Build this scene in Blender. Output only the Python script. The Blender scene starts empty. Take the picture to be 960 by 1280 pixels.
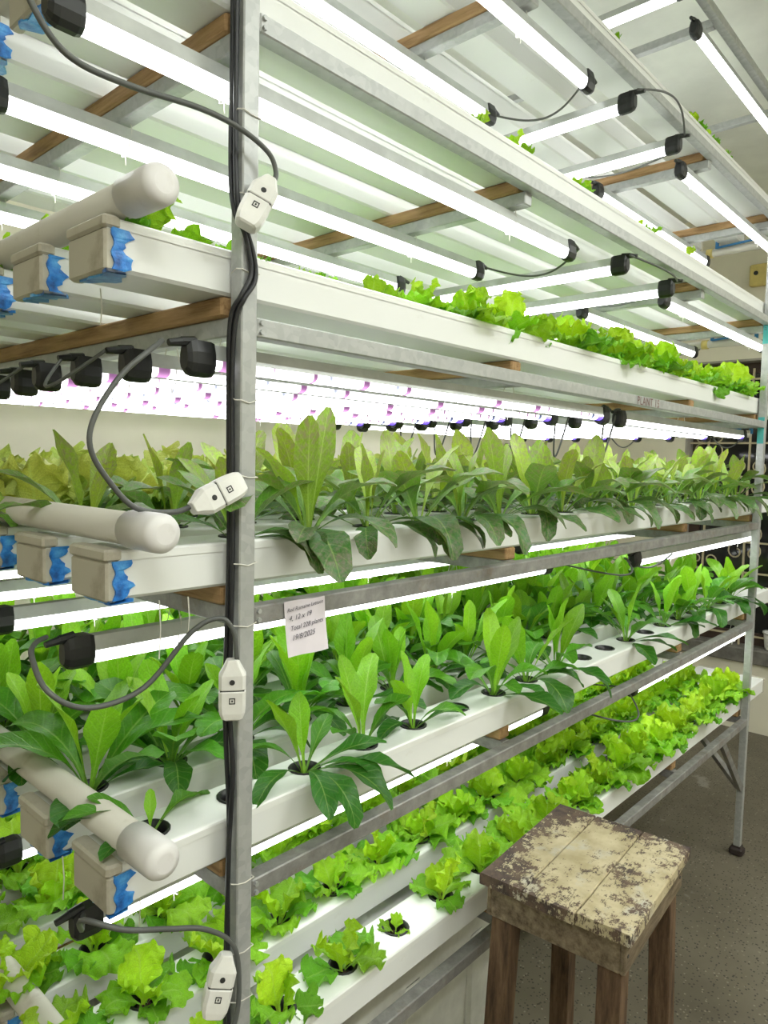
import bpy, math, random
from mathutils import Vector, Matrix
R = math.radians
C = bpy.context.scene.collection
SC = bpy.context.scene
rnd = random.Random(7)

# ------------------------------------------------------------------ camera, world, exposure
def setup_camera():
    f, yaw, pitch, roll = 892.53, R(42.26482), R(-4.0321), R(1.28798)
    cam = bpy.data.cameras.new('camera')
    cam.sensor_fit = 'AUTO'; cam.sensor_width = 36.0
    cam.lens = f / 1280.0 * 36.0
    cam.clip_start = 0.02; cam.clip_end = 60
    o = bpy.data.objects.new('camera', cam); C.objects.link(o)
    fw = Vector((math.cos(pitch)*math.cos(yaw), math.cos(pitch)*math.sin(yaw), math.sin(pitch)))
    r = Vector((math.sin(yaw), -math.cos(yaw), 0)); u = r.cross(fw)
    r2 = math.cos(roll)*r + math.sin(roll)*u
    u2 = -math.sin(roll)*r + math.cos(roll)*u
    m = Matrix((( r2.x, u2.x, -fw.x, -0.56594), (r2.y, u2.y, -fw.y, -0.76998), (r2.z, u2.z, -fw.z, 1.52432), (0, 0, 0, 1)))
    o.matrix_world = m
    SC.camera = o
setup_camera()
w = bpy.data.worlds.new('world'); SC.world = w; w.use_nodes = True
w.node_tree.nodes['Background'].inputs[0].default_value = (0.9, 0.95, 1.0, 1)
w.node_tree.nodes['Background'].inputs[1].default_value = 0.3
SC.view_settings.view_transform = 'Standard'
SC.view_settings.look = 'None'
SC.view_settings.exposure = 0.0
SC.view_settings.gamma = 1.0
SC.view_settings.use_curve_mapping = False
LED = 20.0            # strength of the white grow tubes
SC.cycles.max_bounces = 8
def aisle_fill(x, y, z, energy):
    # assumed fill lamps added over the aisle, out of view, to brighten the rack front
    l = bpy.data.lights.new('aisle_fill', 'AREA'); l.shape = 'RECTANGLE'; l.size = 1.2; l.size_y = .12; l.energy = energy; l.color = (.97, 1, .97)
    o = bpy.data.objects.new('aisle_fill', l); C.objects.link(o); o.location = (x, y, z)
    u = l.copy(); u.energy = energy*.55                       # added upward twin that brightens the ceiling
    o = bpy.data.objects.new('aisle_fill', u); C.objects.link(o); o.location = (x, y, z+.004); o.rotation_euler = (math.pi, 0, 0)
for lx, ly in ((-.8, -1.5), (1.0, -1.5), (2.8, -1.5)): aisle_fill(lx, ly, 2.78, 23)
SC.cycles.use_denoising = True

# ------------------------------------------------------------------ materials
MATS = {}
class NT:
    def __init__(s, name):
        s.m = bpy.data.materials.new(name); s.m.use_nodes = True
        s.t = s.m.node_tree; s.n = s.t.nodes; s.l = s.t.links
        s.b = s.n['Principled BSDF']; s.out = s.n['Material Output']
        MATS[name] = s.m
    def add(s, typ, **kw):
        n = s.n.new(typ)
        for k, v in kw.items():
            if k == 'ins':
                for a, b in v.items():
                    n.inputs[a].default_value = b
            else: setattr(n, k, v)
        return n
    def link(s, a, b): s.l.new(a, b)
    def coord(s, which='Object', scale=(1, 1, 1)):
        tc = s.add('ShaderNodeTexCoord'); mp = s.add('ShaderNodeMapping')
        mp.inputs['Scale'].default_value = scale
        s.link(tc.outputs[which], mp.inputs[0]); return mp.outputs[0]
    def noise(s, vec, scale, detail=4, rough=.6):
        n = s.add('ShaderNodeTexNoise'); n.inputs['Scale'].default_value = scale
        n.inputs['Detail'].default_value = detail; n.inputs['Roughness'].default_value = rough
        s.link(vec, n.inputs['Vector']); return n.outputs['Fac']
    def ramp(s, fac, stops, const=False):
        r = s.add('ShaderNodeValToRGB'); e = r.color_ramp.elements
        if const: r.color_ramp.interpolation = 'CONSTANT'
        while len(e) < len(stops): e.new(0.5)
        for i, (p, c) in enumerate(stops):
            e[i].position = p; e[i].color = (c[0], c[1], c[2], 1)
        s.link(fac, r.inputs[0]); return r.outputs[0]
    def mix(s, fac, a, b, mode='MIX'):
        m = s.add('ShaderNodeMix', data_type='RGBA', blend_type=mode)
        for v, i in ((fac, 0), (a, 6), (b, 7)):
            if isinstance(v, (int, float)): m.inputs[i].default_value = v
            elif isinstance(v, tuple): m.inputs[i].default_value = (v[0], v[1], v[2], 1)
            else: s.link(v, m.inputs[i])
        return m.outputs[2]
    def math(s, op, a, b=0.0, c=0.0):
        m = s.add('ShaderNodeMath', operation=op)
        for i, v in enumerate((a, b, c)):
            if isinstance(v, (int, float)): m.inputs[i].default_value = v
            else: s.link(v, m.inputs[i])
        return m.outputs[0]
    def bump(s, h, strength=.2, dist=.002):
        b = s.add('ShaderNodeBump'); b.inputs['Strength'].default_value = strength
        b.inputs['Distance'].default_value = dist
        s.link(h, b.inputs['Height']); s.link(b.outputs[0], s.b.inputs['Normal'])
    def base(s, c, rough=.5, metal=0.0, spec=.5):
        if isinstance(c, tuple): s.b.inputs['Base Color'].default_value = (c[0], c[1], c[2], 1)
        else: s.link(c, s.b.inputs['Base Color'])
        s.b.inputs['Roughness'].default_value = rough
        s.b.inputs['Metallic'].default_value = metal
        s.b.inputs['Specular IOR Level'].default_value = spec

def simple(name, col, rough=.5, metal=0., spec=.5, var=.12, scale=18):
    t = NT(name); v = t.coord()
    n = t.noise(v, scale)
    d = tuple(c*(1-var) for c in col); l = tuple(min(1, c*(1+var*.6)) for c in col)
    t.base(t.ramp(n, [(.35, d), (.65, l)]), rough, metal, spec)
    return t.m

def mk_galv():
    t = NT('galvanised'); v = t.coord('Object', (1, 1, 1))
    vo = t.add('ShaderNodeTexVoronoi'); vo.inputs['Scale'].default_value = 90; t.link(v, vo.inputs['Vector'])
    n = t.noise(v, 25, 5)
    f = t.mix(.5, vo.outputs['Color'], n)
    c = t.ramp(f, [(.2, (.37, .38, .38)), (.5, (.43, .44, .435)), (.8, (.49, .50, .495))])
    n2 = t.noise(v, 9, 6, .7)
    c = t.mix(t.ramp(n2, [(.62, (0, 0, 0)), (.78, (.55, .55, .55))]), c, (.25, .2, .15))
    t.base(c, .45, .35)
mk_galv()
def mk_rail():
    t = NT('worn_steel'); v = t.coord('Object', (1, 1, 1))
    n = t.noise(v, 30, 6, .65)
    c = t.ramp(n, [(.3, (.19, .185, .18)), (.55, (.30, .295, .285)), (.75, (.40, .39, .37))])
    n2 = t.noise(v, 7, 8, .75)
    c = t.mix(t.ramp(n2, [(.55, (0, 0, 0)), (.72, (.85, .85, .85))]), c, (.20, .125, .07))
    t.base(c, .5, .3)
mk_rail()
def mk_wood(name, a, b, cdark, scale=(3, 40, 40)):
    t = NT(name); v = t.coord('Object', scale)
    n = t.noise(v, 2.2, 8, .7)
    c = t.ramp(n, [(.3, cdark), (.5, a), (.7, b)])
    t.base(c, .7, 0, .3); t.bump(n, .4, .002)
mk_wood('batten_wood', (.36, .22, .10), (.47, .30, .15), (.17, .09, .04), (40, 3, 40))
mk_wood('stool_leg_wood', (.105, .062, .035), (.19, .12, .07), (.035, .02, .012), (30, 30, 4))
mk_wood('stool_apron_wood', (.165, .125, .08), (.27, .21, .135), (.06, .042, .026), (6, 30, 30))
def mk_peel():
    t = NT('peeling_cream_paint'); v = t.coord('Object', (1, 1.0, 1)); v2 = t.coord('Object', (5, 22, 5))
    base = t.ramp(t.noise(v, 16, 4), [(.35, (.40, .33, .19)), (.65, (.58, .50, .33))])
    grey = t.ramp(t.noise(v, 12, 5, .6), [(.55, (0, 0, 0)), (.68, (.7, .7, .7))])
    c = t.mix(grey, base, (.50, .50, .47))
    big = t.noise(v, 7, 3, .5)
    fine = t.noise(v, 60, 8, .75)
    grain = t.noise(v2, 20, 5, .7)
    wear = t.math('ADD', t.math('MULTIPLY', big, .40), t.math('ADD', t.math('MULTIPLY', fine, .62), t.math('MULTIPLY', grain, .24)))
    # more wear on the rear-left board and along the rim (paint knocked off), set in the seat's own coordinates
    tc = t.add('ShaderNodeTexCoord'); sep = t.add('ShaderNodeSeparateXYZ'); t.link(tc.outputs['Object'], sep.inputs[0])
    edge = t.math('MULTIPLY', t.math('MAXIMUM', t.math('SUBTRACT', t.math('ABSOLUTE', sep.outputs[0]), .125), 0.0), 1.6)
    back = t.math('MULTIPLY', t.math('MAXIMUM', t.math('SUBTRACT', sep.outputs[1], .03), 0.0), .95)
    wear = t.math('ADD', wear, t.math('ADD', edge, back))
    m = t.ramp(wear, [(.665, (0, 0, 0)), (.70, (1, 1, 1))])
    dark = t.ramp(t.noise(v, 30, 4), [(.4, (.045, .03, .03)), (.6, (.13, .085, .06))])
    c = t.mix(m, c, dark)
    t.base(c, .6, 0, .4); t.bump(wear, .5, .002)
mk_peel()
def mk_pvc(name, col, dirt, amt, rough=.35):
    t = NT(name); v = t.coord()
    n = t.noise(v, 14, 7, .7)
    c = t.mix(t.ramp(n, [(amt, (0, 0, 0)), (amt+.22, (.8, .8, .8))]), col, dirt)
    t.base(c, rough, 0, .5)
mk_pvc('white_pvc', (.80, .81, .80), (.62, .60, .54), .66)
mk_pvc('lid_pvc', (.84, .85, .83), (.7, .69, .63), .68, .3)
mk_pvc('aged_pvc', (.50, .47, .39), (.27, .22, .15), .50, .5)
mk_pvc('pipe_pvc', (.56, .54, .47), (.36, .32, .24), .56, .4)
mk_pvc('pipe_cap_pvc', (.74, .72, .72), (.55, .52, .5), .6, .4)
def mk_blue():
    t = NT('blue_sealant'); v = t.coord()
    n = t.noise(v, 40, 5)
    t.base(t.ramp(n, [(.3, (.01, .06, .25)), (.45, (.02, .20, .66)), (.62, (.10, .42, .86)), (.75, (.35, .6, .85))]), .4, 0, .5)
    t.bump(n, .6, .003)
mk_blue()
simple('tube_housing', (.56, .58, .57), .35, .25)
simple('black_plastic', (.012, .013, .014), .4)
simple('black_cable', (.014, .015, .018), .45)
simple('grey_cable', (.10, .105, .10), .5)
simple('white_plastic', (.78, .77, .74), .4, var=.08)
simple('dark_mark', (.03, .03, .03), .6)
simple('string', (.72, .70, .64), .8)
simple('pot_black', (.012, .012, .013), .38)
simple('clay_pebbles', (.075, .04, .03), .85, var=.5, scale=120)
simple('paper', (.74, .68, .74), .8, var=.05)
simple('ink', (.035, .03, .06), .7)
simple('faded_red_print', (.20, .10, .09), .7)
simple('teal_tape', (.10, .52, .54), .5)
simple('cream_wall', (.76, .72, .59), .85, var=.06, scale=3)
simple('ceiling_paint', (.80, .82, .76), .85, var=.08, scale=4)
simple('dark_frame', (.06, .035, .025), .5)
simple('shutter_brown', (.035, .018, .013), .5)
simple('jamb_grey', (.34, .32, .28), .8)
simple('ledge_concrete', (.17, .16, .14), .8, var=.3)
simple('grille_paint', (.50, .43, .28), .5)
simple('rubber_foot', (.03, .02, .018), .7)
simple('tank_white', (.66, .67, .62), .4)
simple('yellow_plastic', (.62, .50, .16), .5)
simple('blue_tube', (.03, .18, .42), .4)
def mk_glass():
    t = NT('window_glass'); t.base((.02, .02, .02), .05, 0, .5)
mk_glass()
def mk_floor():
    t = NT('terrazzo_floor'); v = t.coord('Object')
    n = t.noise(v, 1.6, 6, .6)
    c = t.ramp(n, [(.3, (.095, .080, .056)), (.55, (.150, .130, .094)), (.75, (.205, .182, .138))])
    vo = t.add('ShaderNodeTexVoronoi'); vo.inputs['Scale'].default_value = 95; t.link(v, vo.inputs['Vector'])
    sp = t.math('LESS_THAN', vo.outputs['Distance'], .30)
    pick = t.ramp(vo.outputs['Color'], [(.0, (0, 0, 0)), (.45, (0, 0, 0)), (.46, (1, 1, 1))])
    c = t.mix(t.math('MULTIPLY', sp, t.math('MULTIPLY', pick, .95)), c, (.045, .04, .03))
    pick2 = t.ramp(vo.outputs['Color'], [(.0, (1, 1, 1)), (.22, (1, 1, 1)), (.23, (0, 0, 0))])
    c = t.mix(t.math('MULTIPLY', sp, t.math('MULTIPLY', pick2, .55)), c, (.33, .30, .23))
    st = t.noise(v, 4.2, 5, .55)
    c = t.mix(t.ramp(st, [(.66, (0, 0, 0)), (.70, (.45, .45, .45))]), c, (.36, .35, .31))
    t.base(c, .55, 0, .4)
mk_floor()
def emit(name, strength, colour=None):
    t = NT(name)
    e = t.add('ShaderNodeEmission'); e.inputs[1].default_value = strength
    if name != 'led_blue_end':
        # the chips face down: the diffuser is brightest underneath and dimmer up its sides
        tc = t.add('ShaderNodeTexCoord'); sp = t.add('ShaderNodeSeparateXYZ'); t.link(tc.outputs['Normal'], sp.inputs[0])
        dn = t.math('MAXIMUM', t.math('MULTIPLY', sp.outputs[2], -1.0), 0.0)
        t.link(t.math('MULTIPLY', t.math('MULTIPLY_ADD', t.math('MULTIPLY', dn, dn), .80, .20), strength), e.inputs[1])
    if colour is None: e.inputs[0].default_value = (.97, 1.0, .97, 1)
    else: t.link(colour(t), e.inputs[0])
    t.link(e.outputs[0], t.out.inputs[0])
emit('led_white', LED)
def pinkcol(t):
    # rows of white, red and blue chips glowing through the diffuser, in the tube's own length
    v = t.coord('Object', (1, 0, 0)); n = t.noise(v, 26, 1, .5)
    return t.ramp(n, [(.0, (.045, .055, .10)), (.33, (.052, .058, .1)), (.37, (.9, .95, 1.0)), (.58, (1, .95, 1.0)), (.62, (.12, .055, .11)), (.72, (.10, .045, .10))])
emit('led_pink', LED*.8, pinkcol)
emit('led_mixed', LED*1.0, lambda t: t.ramp(t.noise(t.coord('Object', (1, 0, 0)), 26, 1, .5), [(.0, (.05, .055, .1)), (.26, (.052, .058, .1)), (.29, (.9, .95, 1.0)), (.66, (1, .95, 1.0)), (.70, (.12, .055, .11))]))
def blueend(t):
    rgb = t.add('ShaderNodeRGB'); rgb.outputs[0].default_value = (.22, .13, 1, 1); return rgb.outputs[0]
emit('led_blue_end', 1.6, blueend)

def mk_leaf(name, purple=False, rough=.34, vein=.42, relief=.4):
    t = NT(name)
    oi = t.add('ShaderNodeObjectInfo')
    uv = t.add('ShaderNodeUVMap'); sep = t.add('ShaderNodeSeparateXYZ'); t.link(uv.outputs[0], sep.inputs[0])
    d = t.math('MULTIPLY', t.math('ABSOLUTE', t.math('SUBTRACT', sep.outputs[0], .5)), 2.0)
    tt = sep.outputs[1]
    # midrib: broad at the base, thin at the tip; side veins run out and forward
    wid = t.math('MULTIPLY_ADD', tt, -.11, .145)
    rib = t.math('SUBTRACT', 1.0, t.math('MINIMUM', t.math('DIVIDE', d, wid), 1.0))
    vv = t.math('SINE', t.math('MULTIPLY', t.math('SUBTRACT', tt, t.math('MULTIPLY', d, .16)), 62.0))
    vv = t.math('MULTIPLY', t.math('MAXIMUM', t.math('SUBTRACT', vv, .72), 0.0), 1.6)
    pet = t.ramp(tt, [(.08, (1, 1, 1)), (.34, (0, 0, 0))])
    col = oi.outputs['Color']
    nz = t.noise(t.coord('Object'), 60, 4)
    col = t.mix(1.0, col, t.ramp(nz, [(.3, (.78, .78, .78)), (.7, (1.15, 1.15, 1.15))]), 'MULTIPLY')
    if purple:
        n2 = t.noise(t.coord('Object'), 22, 4)
        pm = t.math('MULTIPLY', t.ramp(n2, [(.40, (0, 0, 0)), (.66, (.75, .75, .75))]), t.ramp(tt, [(.35, (0, 0, 0)), (.8, (1, 1, 1))]))
        col = t.mix(pm, col, (.26, .20, .17))
    pale = t.mix(.40, col, (.56, .76, .22))
    col = t.mix(t.math('MULTIPLY', pet, .5), col, pale)
    col = t.mix(t.math('MULTIPLY', rib, .85), col, pale)
    col = t.mix(t.math('MULTIPLY', vv, vein), col, pale)
    t.base(col, rough, 0, .4)
    t.bump(t.math('ADD', vv, t.math('MULTIPLY', nz, .8)), relief, .002)
    tr = t.add('ShaderNodeBsdfTranslucent'); t.link(t.mix(1.0, col, (1.25, 1.15, .7), 'MULTIPLY'), tr.inputs[0])
    mx = t.add('ShaderNodeMixShader'); mx.inputs[0].default_value = .28
    t.link(t.b.outputs[0], mx.inputs[1]); t.link(tr.outputs[0], mx.inputs[2]); t.link(mx.outputs[0], t.out.inputs[0])
mk_leaf('romaine_leaf')
mk_leaf('red_romaine_leaf', True)
mk_leaf('frilly_leaf', vein=.30, rough=.42, relief=.85)

# ------------------------------------------------------------------ mesh helpers
class MB:
    def __init__(s): s.v = []; s.f = []; s.mi = []; s.uv = []
    def add(s, vs, fs, mi=0):
        o = len(s.v); s.v += [tuple(x) for x in vs]
        s.f += [tuple(i+o for i in f) for f in fs]; s.mi += [mi]*len(fs)
    def box(s, x0, x1, y0, y1, z0, z1, mi=0):
        s.add([(x0,y0,z0),(x1,y0,z0),(x1,y1,z0),(x0,y1,z0),(x0,y0,z1),(x1,y0,z1),(x1,y1,z1),(x0,y1,z1)],
              [(3,2,1,0),(4,5,6,7),(0,1,5,4),(1,2,6,5),(2,3,7,6),(3,0,4,7)], mi)
    def cbox(s, x0, x1, y0, y1, z0, z1, c=.003, mi=0):
        """chamfered box: three stacked rings with cut corners"""
        rings = []
        for z, i in ((z0, c), (z0+c, 0), (z1-c, 0), (z1, c)):
            a, b, d, e = x0+i, x1-i, y0+i, y1-i
            k = c
            rings.append([(a+k,d,z),(b-k,d,z),(b,d+k,z),(b,e-k,z),(b-k,e,z),(a+k,e,z),(a,e-k,z),(a,d+k,z)])
        s.loft(rings, mi=mi)
    def loft(s, rings, closed=True, caps=True, mi=0):
        n = len(rings[0]); vs = [p for r in rings for p in r]; fs = []
        for i in range(len(rings)-1):
            for j in range(n if closed else n-1):
                k = (j+1) % n
                fs.append((i*n+j, i*n+k, (i+1)*n+k, (i+1)*n+j))
        if caps:
            fs.append(tuple(reversed(range(n)))); fs.append(tuple((len(rings)-1)*n+j for j in range(n)))
        s.add(vs, fs, mi)
    def cyl(s, p0, p1, r0, r1=None, n=12, caps=True, mi=0):
        r1 = r0 if r1 is None else r1
        s.sweep([p0, p1], [r0, r1], n, caps, mi)
    def sweep(s, pts, rad, n=6, caps=True, mi=0):
        pts = [Vector(p) for p in pts]
        if not isinstance(rad, (list, tuple)): rad = [rad]*len(pts)
        t0 = (pts[1]-pts[0]).normalized()
        up = Vector((0,0,1)) if abs(t0.z) < .9 else Vector((1,0,0))
        rings = []
        a = t0.cross(up).normalized()
        for i, p in enumerate(pts):
            t = (pts[min(i+1, len(pts)-1)]-pts[max(i-1, 0)]).normalized()
            a = (a - t*a.dot(t)).normalized(); b = t.cross(a)
            rings.append([p + rad[i]*(math.cos(2*math.pi*k/n)*a + math.sin(2*math.pi*k/n)*b) for k in range(n)])
        s.loft(rings, caps=caps, mi=mi)
    def bar(s, p0, p1, wd, hd, up=(0,0,1), mi=0):
        p0, p1 = Vector(p0), Vector(p1); t = (p1-p0).normalized(); up = Vector(up)
        a = t.cross(up).normalized(); b = a.cross(t)
        s.loft([[p + a*x*wd/2 + b*y*hd/2 for x, y in ((-1,-1),(1,-1),(1,1),(-1,1))] for p in (p0, p1)], mi=mi)
    def mesh(s, name, mats, smooth=False, uv=None):
        me = bpy.data.meshes.new(name); me.from_pydata(s.v, [], s.f)
        for m in (mats if isinstance(mats, (list, tuple)) else [mats]): me.materials.append(MATS[m])
        me.polygons.foreach_set('material_index', s.mi)
        if smooth: me.polygons.foreach_set('use_smooth', [True]*len(s.f))
        if uv:
            l = me.uv_layers.new(name='UVMap')
            for lp in me.loops: l.data[lp.index].uv = uv[lp.vertex_index]
        me.validate(); me.update()
        return me
    def build(s, name, mats, parent=None, smooth=False, loc=(0,0,0), **k):
        return obj(name, s.mesh(name, mats, smooth), parent, loc, **k)
def obj(name, me, parent=None, loc=(0,0,0), rot=(0,0,0), scale=(1,1,1), label=None, kind=None):
    o = bpy.data.objects.new(name, me); C.objects.link(o)
    if parent: o.parent = parent
    o.location = loc; o.rotation_euler = rot; o.scale = scale
    if label: o['label'] = label
    if kind: o['kind'] = kind
    return o
def tag(o, label, cat, group=None):
    o['label'] = label; o['category'] = cat
    if group: o['group'] = group
    return o
def thing(name, label, cat, loc=(0,0,0), rz=0, group=None):
    o = bpy.data.objects.new(name, None); C.objects.link(o); o.empty_display_size = .02
    o.location = loc; o.rotation_euler = (0,0,rz)
    return tag(o, label, cat, group)
def struct(o): o['kind'] = 'structure'; return o
def smooth_path(pts, n=6):
    P = [Vector(p) for p in pts]; P = [2*P[0]-P[1]] + P + [2*P[-1]-P[-2]]; out = []
    for i in range(1, len(P)-2):
        for k in range(n):
            t = k/n; a, b, c, d = P[i-1], P[i], P[i+1], P[i+2]
            out.append(.5*((2*b)+(c-a)*t+(2*a-5*b+4*c-d)*t*t+(3*b-a-3*c+d)*t**3))
    out.append(P[-2]); return out
def cable(name, pts, r, mat, label, cat='cable', group=None, n=6, parent=None):
    b = MB(); b.sweep(smooth_path(pts), r, n)
    o = b.build(name, mat, parent, smooth=True)
    if not parent: tag(o, label, cat, group)
    return o
ORD = ['first','second','third','fourth','fifth','sixth','seventh','eighth','ninth','tenth','eleventh','twelfth','thirteenth',
       'fourteenth','fifteenth','sixteenth','seventeenth','eighteenth','nineteenth']

# ------------------------------------------------------------------ layout numbers (metres)
W = .0254
L = 2.4156
YB = 1.06
ZR = {6: 2.8411, 5: 2.4555, 4: 2.0700, 3: 1.6845, 2: 1.2990, 1: .9130, 0: .5275}   # rail undersides, 0 = lowest shelf
SHELF = {0: 'lowest shelf', 1: 'second shelf up', 2: 'third shelf up', 3: 'fourth shelf up', 4: 'fifth shelf up', 5: 'sixth shelf up'}
XB = [0.0, .70, 1.72, L]
CH_X0, CH_X1 = -.17, 2.75
CH_Y = [.03 + .175*k for k in range(6)]
CH_W = .09
LID = .113         # lid top above rail underside
DROP = {4: .0254, 5: .0254}                         # the two overhead shelves hang their beams under the rails
def lid_z(t_): return ZR[t_] + LID - DROP.get(t_, 0)
ROWW = ['front row', 'second row', 'third row', 'fourth row', 'fifth row', 'rear row']

# ------------------------------------------------------------------ the room
RX0, RX1, RY0, RY1, RZ = -2.2, 3.9, -2.6, 1.42, 3.0
b = MB(); b.box(RX0-.1, RX1+.3, RY0-.1, RY1+.1, -.1, 0); struct(b.build('floor', 'terrazzo_floor'))
b = MB(); b.box(RX0-.1, RX1+.3, RY0-.1, RY1+.1, RZ, RZ+.1); struct(b.build('ceiling', 'ceiling_paint'))
b = MB(); b.box(RX0-.1, RX1+.3, RY1, RY1+.1, 0, RZ); struct(b.build('wall_back', 'cream_wall'))
b = MB(); b.box(RX0-.1, RX0, RY0, RY1, 0, RZ); struct(b.build('wall_left', 'cream_wall'))
b = MB(); b.box(RX0-.1, RX1+.3, RY0-.1, RY0, 0, RZ); struct(b.build('wall_front', 'cream_wall'))
WY0, WY1, WZ0, WZ1 = -1.1, .82, .49, 2.16
b = MB()
b.box(RX1, RX1+.2, WY1, RY1, 0, RZ); b.box(RX1, RX1+.2, RY0, WY0, 0, RZ)
b.box(RX1, RX1+.2, WY0, WY1, 0, WZ0-.07); b.box(RX1, RX1+.2, WY0, WY1, WZ1, RZ)
struct(b.build('wall_right', 'cream_wall'))
b = MB(); b.cbox(RX1-.03, RX1+.2, WY0-.05, WY1+.06, WZ0-.085, WZ0, .006)
struct(b.build('trim_1', 'ledge_concrete'))
win = bpy.data.objects.new('window_1', None); C.objects.link(win); struct(win); win.location = (RX1, 0, 0)
def wp(name, args, mat):
    m = MB(); m.box(*args); return m.build(name, mat, win)
wp('jamb', (.001, .12, WY1-.012, WY1+.0, WZ0, WZ1), 'jamb_grey')
wp('head_lining', (.001, .12, WY0, WY1-.012, WZ1-.012, WZ1), 'jamb_grey')
wp('frame', (.10, .15, WY1-.07, WY1-.012, WZ0, WZ1-.012), 'dark_frame')
wp('frame', (.10, .15, WY0, WY1-.07, WZ1-.07, WZ1-.012), 'dark_frame')
wp('frame', (.10, .15, WY0, WY1-.07, WZ0, WZ0+.07), 'dark_frame')
wp('mullion', (.10, .15, .18, .23, WZ0+.07, WZ1-.07), 'dark_frame')
wp('transom', (.10, .15, WY0, WY1-.07, 1.90, 1.94), 'dark_frame')
pane = MB().mesh
m = MB(); m.box(.125, .13, .23, WY1-.07, WZ0+.07, 1.90); m.build('pane', 'window_glass', win)
m = MB(); m.box(.125, .13, WY0, .18, WZ0+.07, 1.90); m.build('pane', 'window_glass', win)
m = MB(); m.box(.125, .13, WY0, WY1-.07, 1.94, WZ1-.07); m.build('pane', 'window_glass', win)
for k in range(12):
    z0 = WZ0 + k*.14
    m = MB(); m.cbox(.165, .185, WY0, WY1, z0+.004, z0+.136, .004); m.build('shutter_board', 'shutter_brown', win)
# the painted iron grille with scrolls, in front of the panes
GX = .055
for y in (.70, .47, .24, .01, -.22, -.45, -.68):
    m = MB(); m.bar((GX, y, WZ0), (GX, y, WZ1-.05), .010, .012, (1,0,0)); m.build('grille_upright', 'grille_paint', win)
for z in (.55, .92, 1.10, 1.48, 1.68, 2.05):
    m = MB(); m.bar((GX, WY0, z), (GX, WY1-.012, z), .010, .010); m.build('grille_rail', 'grille_paint', win)
def scroll(y, z, sy, sz, s=1.0):
    pts = [(GX+.004, y, z)]
    for k in range(15):
        a = k/14; ang = -1.2 + a*5.6; r = .055*(1-a*.72)
        pts.append((GX+.004, y + sy*s*(.045 + r*math.cos(ang)*.9), z + sz*s*(.058 + r*math.sin(ang))))
    m = MB(); m.sweep(pts, .0045, 5); m.build('scroll', 'grille_paint', win, smooth=True)
for y in (.47, .01, -.45):
    for z in (1.48, 1.10):
        for sy in (-1, 1):
            for sz in (-1, 1): scroll(y, z, sy, sz)
for y in (.70, .24):
    for sy in (-1, 1): scroll(y, 1.68, sy, -1, .9); scroll(y, .92, sy, 1, .9)
for sy in (-1, 1): scroll(.70, 1.68, sy, 1, .9)
# small things at the far wall
t = thing('junction_box', 'small yellowish junction box high on the cream wall past the rack', 'junction box', (RX1, .45, 2.62))
m = MB(); m.cbox(-.04, 0, -.05, .05, -.06, .06, .006); m.build('box_body', 'yellow_plastic', t)
m = MB(); m.cyl((-.044, .015, .01), (-.04, .015, .01), .012, n=10); m.build('knob', 'black_plastic', t)
t = thing('plastic_tub', 'white plastic tub standing on the window ledge', 'tub', (RX1+.07, .27, WZ0))
m = MB(); m.loft([[(r*math.cos(a*math.pi/8), r*math.sin(a*math.pi/8), z) for a in range(16)] for r, z in ((.06,0),(.062,.004),(.072,.1),(.068,.1),(.058,.006))]); m.build('tub_body', 'white_plastic', t, smooth=True)
m = MB(); m.loft([[(r*math.cos(a*math.pi/8), r*math.sin(a*math.pi/8), z) for a in range(16)] for r, z in ((.0735,.094),(.0775,.094),(.0775,.102),(.0735,.102))], caps=False); m.build('rim', 'white_plastic', t, smooth=True)

# ------------------------------------------------------------------ the rack frame
rack = thing('grow_rack', 'tall grey galvanised steel rack holding six shelves of grow channels', 'rack', (0, 0, 0))
def rp(name, args, mat, c=.0018, **k):
    m = MB(); m.cbox(*args, c); return m.build(name, mat, rack, **k)
for x in (0, L):
    for y in (0, YB):
        rp('post', (x, x+W, y, y+W, .035, RZ-.09), 'galvanised')
        m = MB(); m.cbox(x-.012, x+W+.012, y-.012, y+W+.012, 0, .03, .006); m.box(x-.004, x+W+.004, y-.004, y+W+.004, .03, .036); m.build('foot', 'rubber_foot', rack)
for t_, z in ZR.items():
    mat = 'galvanised' if t_ >= 3 else 'worn_steel'
    for y in (0, YB): rp('rail', (W, L, y, y+W, z, z+W), mat)
    for i, x in enumerate(XB):
        zb = z - DROP.get(t_, 0)
        rp('cross_beam', (x, x+W, W if zb == z or i in (0, 3) else .018, YB, zb, zb+W), mat)
        if t_ < 6:
            j = rnd.uniform(-.004, .004)
            rp('batten', (x-.004+j, x+W+.008+j, .034, YB-.004, zb+W, zb+W+.0268), 'batten_wood', .003)
def brace(p0, p1): m = MB(); m.bar(p0, p1, .02, .02, (.3,.9,.1)); m.build('brace', 'worn_steel', rack)
brace((L-.26, W/2, .5275), (L+.004, W/2, .27)); brace((L+W/2, .26, .5275), (L+W/2, W-.004, .27))
brace((.26, W/2, .5275), (W-.004, W/2, .27))
for z in [v+.0127 for v in ZR.values()]:
    for dz in (-.006, .006):
        m = MB(); m.cyl((W+.006, 0, z+dz), (W+.006, -.004, z+dz), .0035, n=6); m.build('bolt', 'galvanised', rack)
# string ties that hold pipes and cables
def string(pts, label_=None, parent=None):
    m = MB(); m.sweep(pts, .0009, 4); return m.build('string_tie', 'string', parent or rack)
for z in (1.965, 1.862, 1.767, 1.60, 1.502, 1.385, 1.302, .945, .845, .775):
    dz = rnd.uniform(-.008, .008)
    pts = [(-.004, W*.7, z+dz), (-.006, .004, z), (-.001, -.0015, z), (.012, -.0015, z-.003), (W+.0015, -.0015, z+dz*.5), (W+.0015, .012, z)]
    string(pts)

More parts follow.
